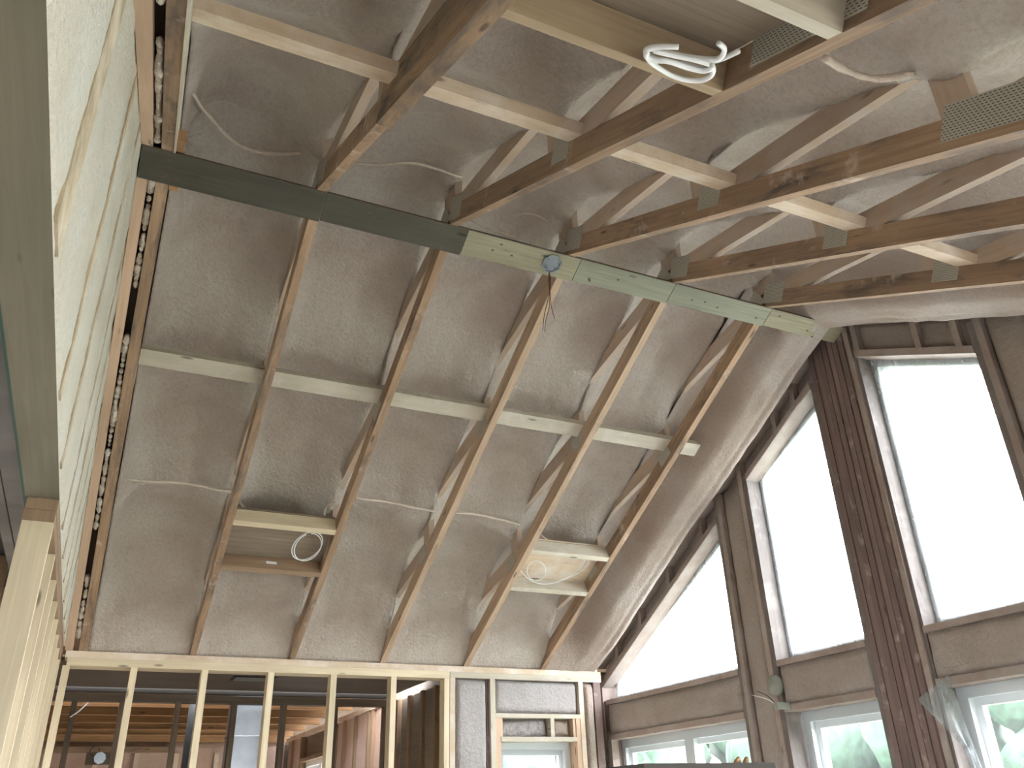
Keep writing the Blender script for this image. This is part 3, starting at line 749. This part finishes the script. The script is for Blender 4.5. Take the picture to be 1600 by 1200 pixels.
# ------------------------------------------------------------------ cables
def coil(name, lab, pts_list, r, mat='white'):
    mb = MB()
    for pts in pts_list: mb.tube(pts, r, 8)
    return mb.build(name, mat, None, label=lab, category='cable', group='white cable coils')
def loop(c, ex, ey, a0=0, a1=2 * math.pi, n=40, wob=.0, dz=Vector((0, 0, 0))):
    c, ex, ey = map(Vector, (c, ex, ey)); L = []
    for k in range(n + 1):
        a = a0 + (a1 - a0) * k / n
        L.append(c + ex * math.cos(a) + ey * math.sin(a) + dz * (k / n) + Vector((wob * math.sin(3 * a), wob * math.cos(2 * a), wob * math.sin(2 * a + 1))))
    return L
CP = {
    'C1a': [ (1.034,1.851,-0.928),(1.057,1.843,-0.924),(1.079,1.843,-0.923),(1.100,1.852,-0.927),(1.118,1.868,-0.935),(1.130,1.891,-0.946),(1.137,1.919,-0.960),(1.138,1.950,-0.975),(1.132,1.981,-0.991),(1.120,2.009,-1.005),(1.103,2.034,-1.017),(1.082,2.052,-1.026),(1.060,2.062,-1.030),(1.037,2.063,-1.030),(1.016,2.056,-1.026),(0.999,2.041,-1.018),(0.986,2.019,-1.006),(0.979,1.993,-0.992),(0.979,1.964,-0.976),(0.985,1.935,-0.960),(0.997,1.908,-0.946),(1.014,1.886,-0.934),(1.034,1.869,-0.924),(1.057,1.860,-0.919),(1.079,1.859,-0.918) ],
    'C1b': [ (1.057,1.873,-0.925),(1.075,1.872,-0.925),(1.092,1.877,-0.928),(1.108,1.888,-0.934),(1.122,1.904,-0.943),(1.132,1.924,-0.953),(1.138,1.947,-0.966),(1.140,1.972,-0.979),(1.137,1.997,-0.992),(1.130,2.020,-1.005),(1.119,2.040,-1.016),(1.104,2.056,-1.024),(1.087,2.066,-1.030),(1.069,2.070,-1.033),(1.050,2.068,-1.032),(1.033,2.060,-1.028),(1.017,2.046,-1.021),(1.005,2.027,-1.012),(0.996,2.005,-1.001),(0.991,1.980,-0.988),(0.991,1.954,-0.975),(0.995,1.929,-0.963),(1.003,1.906,-0.951),(1.015,1.887,-0.942),(1.030,1.872,-0.934) ],
    'C2a': [ (2.869,1.852,-0.929),(2.869,1.908,-0.958),(2.839,1.973,-0.992),(2.792,2.024,-1.018),(2.743,2.063,-1.038),(2.675,2.081,-1.048),(2.603,2.071,-1.043),(2.532,2.039,-1.026),(2.449,1.982,-0.996) ],
    'C2b': [ (2.906,1.856,-0.921),(2.907,1.922,-0.956),(2.869,1.983,-0.987),(2.819,2.028,-1.010),(2.745,2.076,-1.035),(2.656,2.091,-1.043),(2.575,2.071,-1.032),(2.496,2.023,-1.008),(2.464,1.993,-0.992) ],
    'C2c': [ (2.603,2.064,-1.034),(2.621,2.061,-1.032),(2.634,2.052,-1.027),(2.643,2.037,-1.020),(2.646,2.019,-1.010),(2.644,1.997,-0.999),(2.636,1.975,-0.988),(2.623,1.953,-0.976),(2.606,1.933,-0.966),(2.587,1.917,-0.958),(2.566,1.906,-0.952),(2.546,1.900,-0.949),(2.528,1.900,-0.949),(2.513,1.907,-0.952),(2.502,1.918,-0.958),(2.496,1.934,-0.967),(2.496,1.954,-0.977),(2.501,1.976,-0.988),(2.511,1.998,-1.000),(2.525,2.019,-1.011),(2.544,2.037,-1.020),(2.564,2.052,-1.027),(2.584,2.061,-1.032) ],
    'C3': [ (1.115,-1.926,-0.927),(1.110,-1.877,-0.903),(1.100,-1.853,-0.891) ],
    'C3a': [ (1.030,-1.954,-0.971),(1.052,-1.946,-0.967),(1.069,-1.924,-0.956),(1.072,-1.901,-0.945),(1.051,-1.884,-0.936),(1.014,-1.867,-0.928),(0.972,-1.855,-0.922),(0.940,-1.849,-0.919),(0.934,-1.838,-0.913),(0.947,-1.822,-0.906),(0.974,-1.819,-0.904),(1.009,-1.829,-0.909),(1.051,-1.842,-0.916),(1.088,-1.851,-0.920),(1.090,-1.864,-0.926),(1.074,-1.877,-0.933),(1.053,-1.878,-0.933),(1.017,-1.863,-0.926),(0.959,-1.850,-0.920) ],
    'C3b': [ (0.969,-1.901,-0.955),(0.943,-1.881,-0.945),(0.925,-1.858,-0.934),(0.935,-1.835,-0.922),(0.962,-1.812,-0.911),(0.996,-1.799,-0.904),(1.037,-1.790,-0.900),(1.077,-1.796,-0.903),(1.101,-1.817,-0.913),(1.100,-1.849,-0.929),(1.081,-1.876,-0.942),(1.059,-1.883,-0.946),(1.021,-1.877,-0.943),(0.980,-1.865,-0.937),(0.940,-1.856,-0.933) ],
    'C3c': [ (0.925,-1.853,-0.936),(0.937,-1.831,-0.925),(0.958,-1.826,-0.923),(0.987,-1.843,-0.931),(1.036,-1.847,-0.933),(1.069,-1.856,-0.937),(1.075,-1.876,-0.947),(1.067,-1.889,-0.954) ],
    'K1': [ (0.006,0.073,0.202),(0.001,0.004,0.238),(0.012,-0.157,0.162),(0.029,-0.210,0.136),(0.064,-0.094,0.193),(0.111,0.006,0.237),(0.171,0.046,0.216),(0.236,0.078,0.200),(0.308,0.086,0.196),(0.393,0.076,0.201),(0.510,0.040,0.219) ],
    'K2': [ (0.736,0.024,0.228),(0.806,0.011,0.234),(0.879,-0.045,0.218),(0.941,-0.134,0.173),(1.023,-0.155,0.163),(1.119,-0.143,0.169),(1.189,-0.138,0.172) ],
    'K3': [ (1.334,0.105,0.145),(1.422,0.121,0.137),(1.490,0.121,0.138),(1.568,0.124,0.136),(1.540,0.055,0.172),(1.544,0.026,0.187),(1.603,0.004,0.198),(1.683,0.010,0.195),(1.739,0.037,0.181) ],
    'K4': [ (0.032,1.865,-0.726),(0.126,1.868,-0.727),(0.245,1.854,-0.720),(0.372,1.852,-0.719),(0.494,1.865,-0.726),(0.589,1.869,-0.728) ],
    'K5': [ (0.626,1.908,-0.748),(0.674,1.966,-0.778),(0.753,1.992,-0.792),(0.899,1.986,-0.789) ],
    'K6': [ (1.278,1.815,-0.700),(1.428,1.812,-0.698),(1.551,1.819,-0.702),(1.680,1.835,-0.710),(1.809,1.842,-0.714) ],
    'K7': [ (1.926,1.836,-0.711),(2.062,1.827,-0.706),(2.224,1.841,-0.714),(2.406,1.870,-0.728) ],
    'K8': [ (2.525,1.825,-0.785),(2.587,1.865,-0.806),(2.674,1.887,-0.817),(2.748,1.900,-0.824),(2.822,1.874,-0.811),(2.946,1.876,-0.811),(3.025,1.883,-0.815) ],
    'K9': [ (1.127,1.880,-0.823),(1.115,1.811,-0.788),(1.131,1.776,-0.770),(1.163,1.757,-0.760) ],
    'K10': [ (1.516,-1.835,-0.672),(1.577,-1.824,-0.667),(1.646,-1.823,-0.666),(1.697,-1.839,-0.674),(1.723,-1.875,-0.692),(1.739,-1.917,-0.713) ],
    'JW1': [ (1.720,0.055,-0.063),(1.713,0.055,-0.139),(1.715,0.055,-0.211),(1.708,0.055,-0.285),(1.687,0.055,-0.360),(1.677,0.055,-0.425) ],
    'JW2': [ (1.726,0.065,-0.055),(1.728,0.065,-0.147),(1.713,0.065,-0.224),(1.687,0.065,-0.319),(1.672,0.065,-0.414) ],
    'JW3': [ (1.718,0.050,-0.067),(1.715,0.050,-0.178),(1.716,0.050,-0.268),(1.724,0.050,-0.320),(1.732,0.050,-0.346) ],
    'GW1': [ (3.500,0.957,-1.915),(3.500,1.031,-1.874),(3.500,1.149,-1.839) ],
    'GW2': [ (3.500,0.957,-1.915),(3.500,1.017,-1.862),(3.500,1.101,-1.824) ],
    'FL': [ (3.550,0.079,-1.985),(3.550,-0.122,-1.911),(3.550,-0.130,-2.015),(3.550,-0.143,-2.161),(3.550,-0.150,-2.218),(3.550,-0.165,-2.289),(3.550,-0.128,-2.287),(3.550,-0.138,-2.217),(3.550,-0.045,-2.100),(3.550,0.023,-2.039) ],
}
def smooth(pts, n=4):
    P = [Vector(p) for p in pts]; P = [P[0] * 2 - P[1]] + P + [P[-1] * 2 - P[-2]]; out = []
    for i in range(1, len(P) - 2):
        a, b, c, d = P[i - 1:i + 3]
        for k in range(n):
            t = k / n
            out.append(.5 * ((2 * b) + (c - a) * t + (2 * a - 5 * b + 4 * c - d) * t * t + (3 * b - a - 3 * c + d) * t ** 3))
    out.append(P[-2]); return out
def cable(name, keys, r, mat, lab, cat='cable', group=None, parts=None, rv=0):
    if len(keys) == 1:
        o = MB().tube(smooth(CP[keys[0]]), r, 8, rv=rv).build(name, mat); o['label'] = lab; o['category'] = cat
    else:
        b = CP[keys[0]][0]; o = empty(name, b, label=lab, category=cat)
        for k in keys: MB().tube(smooth(CP[k]), r, 8).build(parts or 'strand', mat, o)
    if group: o['group'] = group
    return o
cable('cable_coil', ['C1a', 'C1b'], .0032, 'white', 'white cable coiled in an oval inside the left recessed box', group='white cable coils')
cable('cable_coil', ['C2a', 'C2b', 'C2c'], .0022, 'white', 'thin white cable with one round loop in the right recessed box', group='white cable coils')
cable('cable_coil', ['C3a', 'C3b', 'C3c', 'C3'], .0062, 'white', 'thick white cable coil hanging from the top recessed box', group='white cable coils')
for k, r, lab in (('K1', .0075, 'foam-caked cable drooping in the bay next to the cream foam wall'),
                  ('K2', .006, 'foam-caked cable lying along the ceiling foam above the long plywood piece'),
                  ('K3', .003, 'thin looping cable above the plywood strip left of the metal box truss'),
                  ('K4', .008, 'foam-crusted cable crossing the bay beside the leftmost truss'),
                  ('K5', .008, 'foam-crusted cable just above the left recessed box'),
                  ('K9', .007, 'short bent foam-crusted cable at the right end of the left recessed box'),
                  ('K6', .008, 'foam-crusted cable crossing the bay right of the left recessed box'),
                  ('K7', .008, 'foam-crusted cable crossing the bay left of the right recessed box'),
                  ('K8', .005, 'thin foam-dusted cable stapled above the right recessed box'),
                  ('K10', .010, 'foam-caked cable arching across the upper right ceiling foam')):
    cable('foam_coated_cable', [k], r, 'coated', lab, group='foam-coated cables on the ceiling', rv=.5)
# octagonal metal ceiling box with wires
c = S(1.729, .049, -.0145); n = nrm(1); ex = Vector((1, 0, 0)); ey = axd(1)
t = empty('junction_box', c, label='octagonal zinc ceiling box in the plywood strip with dangling wires', category='junction box')
mb = MB()
k = len(mb.v)
for (r, h) in ((.052, 0), (.052, -.006), (.044, -.006), (.042, -.001)):
    for q in range(8):
        a = (q + .5) * math.pi / 4; mb.v.append(c + ex * math.cos(a) * r + ey * math.sin(a) * r + n * h)
for L in range(3):
    for q in range(8):
        q2 = (q + 1) % 8; mb.f.append([k + L * 8 + q, k + L * 8 + q2, k + L * 8 + 8 + q2, k + L * 8 + 8 + q]); mb.uv.append([(0, 0)] * 4)
mb.f.append([k + 24 + q for q in range(8)]); mb.uv.append([(0, 0)] * 8)
mb.build('box_body', 'boxmetal', t)
for (u, v) in ((.025, .02), (-.025, -.02), (-.02, .024), (.03, -.012)):
    p = c + ex * u + ey * v; MB().tube([p + n * .006, p - n * .004], .0045, 8).build('screw', 'duct', t)
for k, m_ in (('JW1', 'copper'), ('JW2', 'blackwire'), ('JW3', 'copper')): MB().tube(smooth(CP[k]), .0016, 6).build('wire', m_, t)
# grey cap and wires on the gable wall
t = empty('round_cap', (3.574, 1.02, -1.80), label='round grey-green cap on the gable framing with a pair of bare wires', category='junction box')
MB().tube([(3.578, 1.02, -1.80), (3.556, 1.02, -1.80)], .055, 20).build('cap', 'disc', t)
cp = [Vector(p) + Vector((.04, 0, 0)) for p in CP['GW1']]
MB().tube(smooth(CP['GW1']), .0028, 6).build('wire', 'white', t); MB().tube(smooth(CP['GW2']), .0022, 6).build('wire', 'blackwire', t)
bx('bracket', 'disc', t, 3.49, 3.579, .94, .97, -1.935, -1.90)
# loose polythene flap on the centre post
P_ = [Vector(p) for p in CP['FL']]
def fl(u, v):
    tl = [Vector((3.56, .079, -1.985)), Vector((3.55, .02, -2.04)), Vector((3.545, -.06, -2.12)), Vector((3.55, -.125, -2.215)), Vector((3.555, -.128, -2.30)), Vector((3.56, -.13, -2.45))]
    tr = [Vector((3.565, -.115, -1.905)), Vector((3.56, -.130, -2.0)), Vector((3.555, -.142, -2.10)), Vector((3.56, -.150, -2.215)), Vector((3.565, -.166, -2.30)), Vector((3.57, -.175, -2.45))]
    q = v * 5; i = min(int(q), 4); f = q - i; a = tl[i].lerp(tl[i + 1], f); b = tr[i].lerp(tr[i + 1], f)
    p = a.lerp(b, u); p.x -= .018 * math.sin(u * 9 + v * 4) * v ** .5 * (1 - .3 * v); return tuple(p)
MB().grid(fl, 20, 40).build('plastic_flap', 'flap', None, label='torn loose plastic sheet hanging from the built-up post', category='plastic sheet')
# tall dark crate, only its top edge shows at the bottom of the picture
t = empty('storage_crate', (1.04, -1.45, -3.95), label='dark crate top edge with orange scraps at the bottom of the picture', category='crate')
bx('crate_body', 'grey', t, .912, 1.172, -1.60, -1.25, -3.95, -2.352)
bx('crate_lid', 'darkroom', t, .905, 1.179, -1.61, -1.24, -2.3515, -2.334)
for (x, w) in ((1.108, .008), (1.126, .006)):
    MB().tube([(x - w, -1.60, -2.3335), (x, -1.60, -2.3275), (x + w, -1.59, -2.333)], .004, 6).build('scrap', 'orange', t)

# ------------------------------------------------------------------ outdoors
bx('ground', 'grass', None, -60, 80, -70, 70, -4.3, -4.25, kind='structure')
mb = MB(); rr = random.Random(5)
for k in range(34):
    if k < 22: x, y, h = 15 + 4 * rr.random(), -11 + k * 1.35, 4.2 + .5 * rr.random()
    else: x, y, h = -2 + (k - 22) * 1.5, 15.5 + 2.5 * rr.random(), 4.9 + .7 * rr.random()
    mb.tube([(x, y, -4.25), (x + .1, y, -4.25 + h * .6)], .12, 6)
    for q in range(7):
        a = rr.uniform(0, 6.28); d = 1.1 * rr.random() ** .5; z = -4.25 + h * rr.uniform(.2, .88)
        blob(mb, (x + d * math.cos(a), y + d * math.sin(a), z), rr.uniform(.6, .95), n=9)
mb.build('woodland', 'leaf', None, kind='stuff', label='blurred green bushes and low trees beyond the plastic-covered windows', category='trees')
for o in bpy.data.objects:
    if '_b' in o: del o['_b']
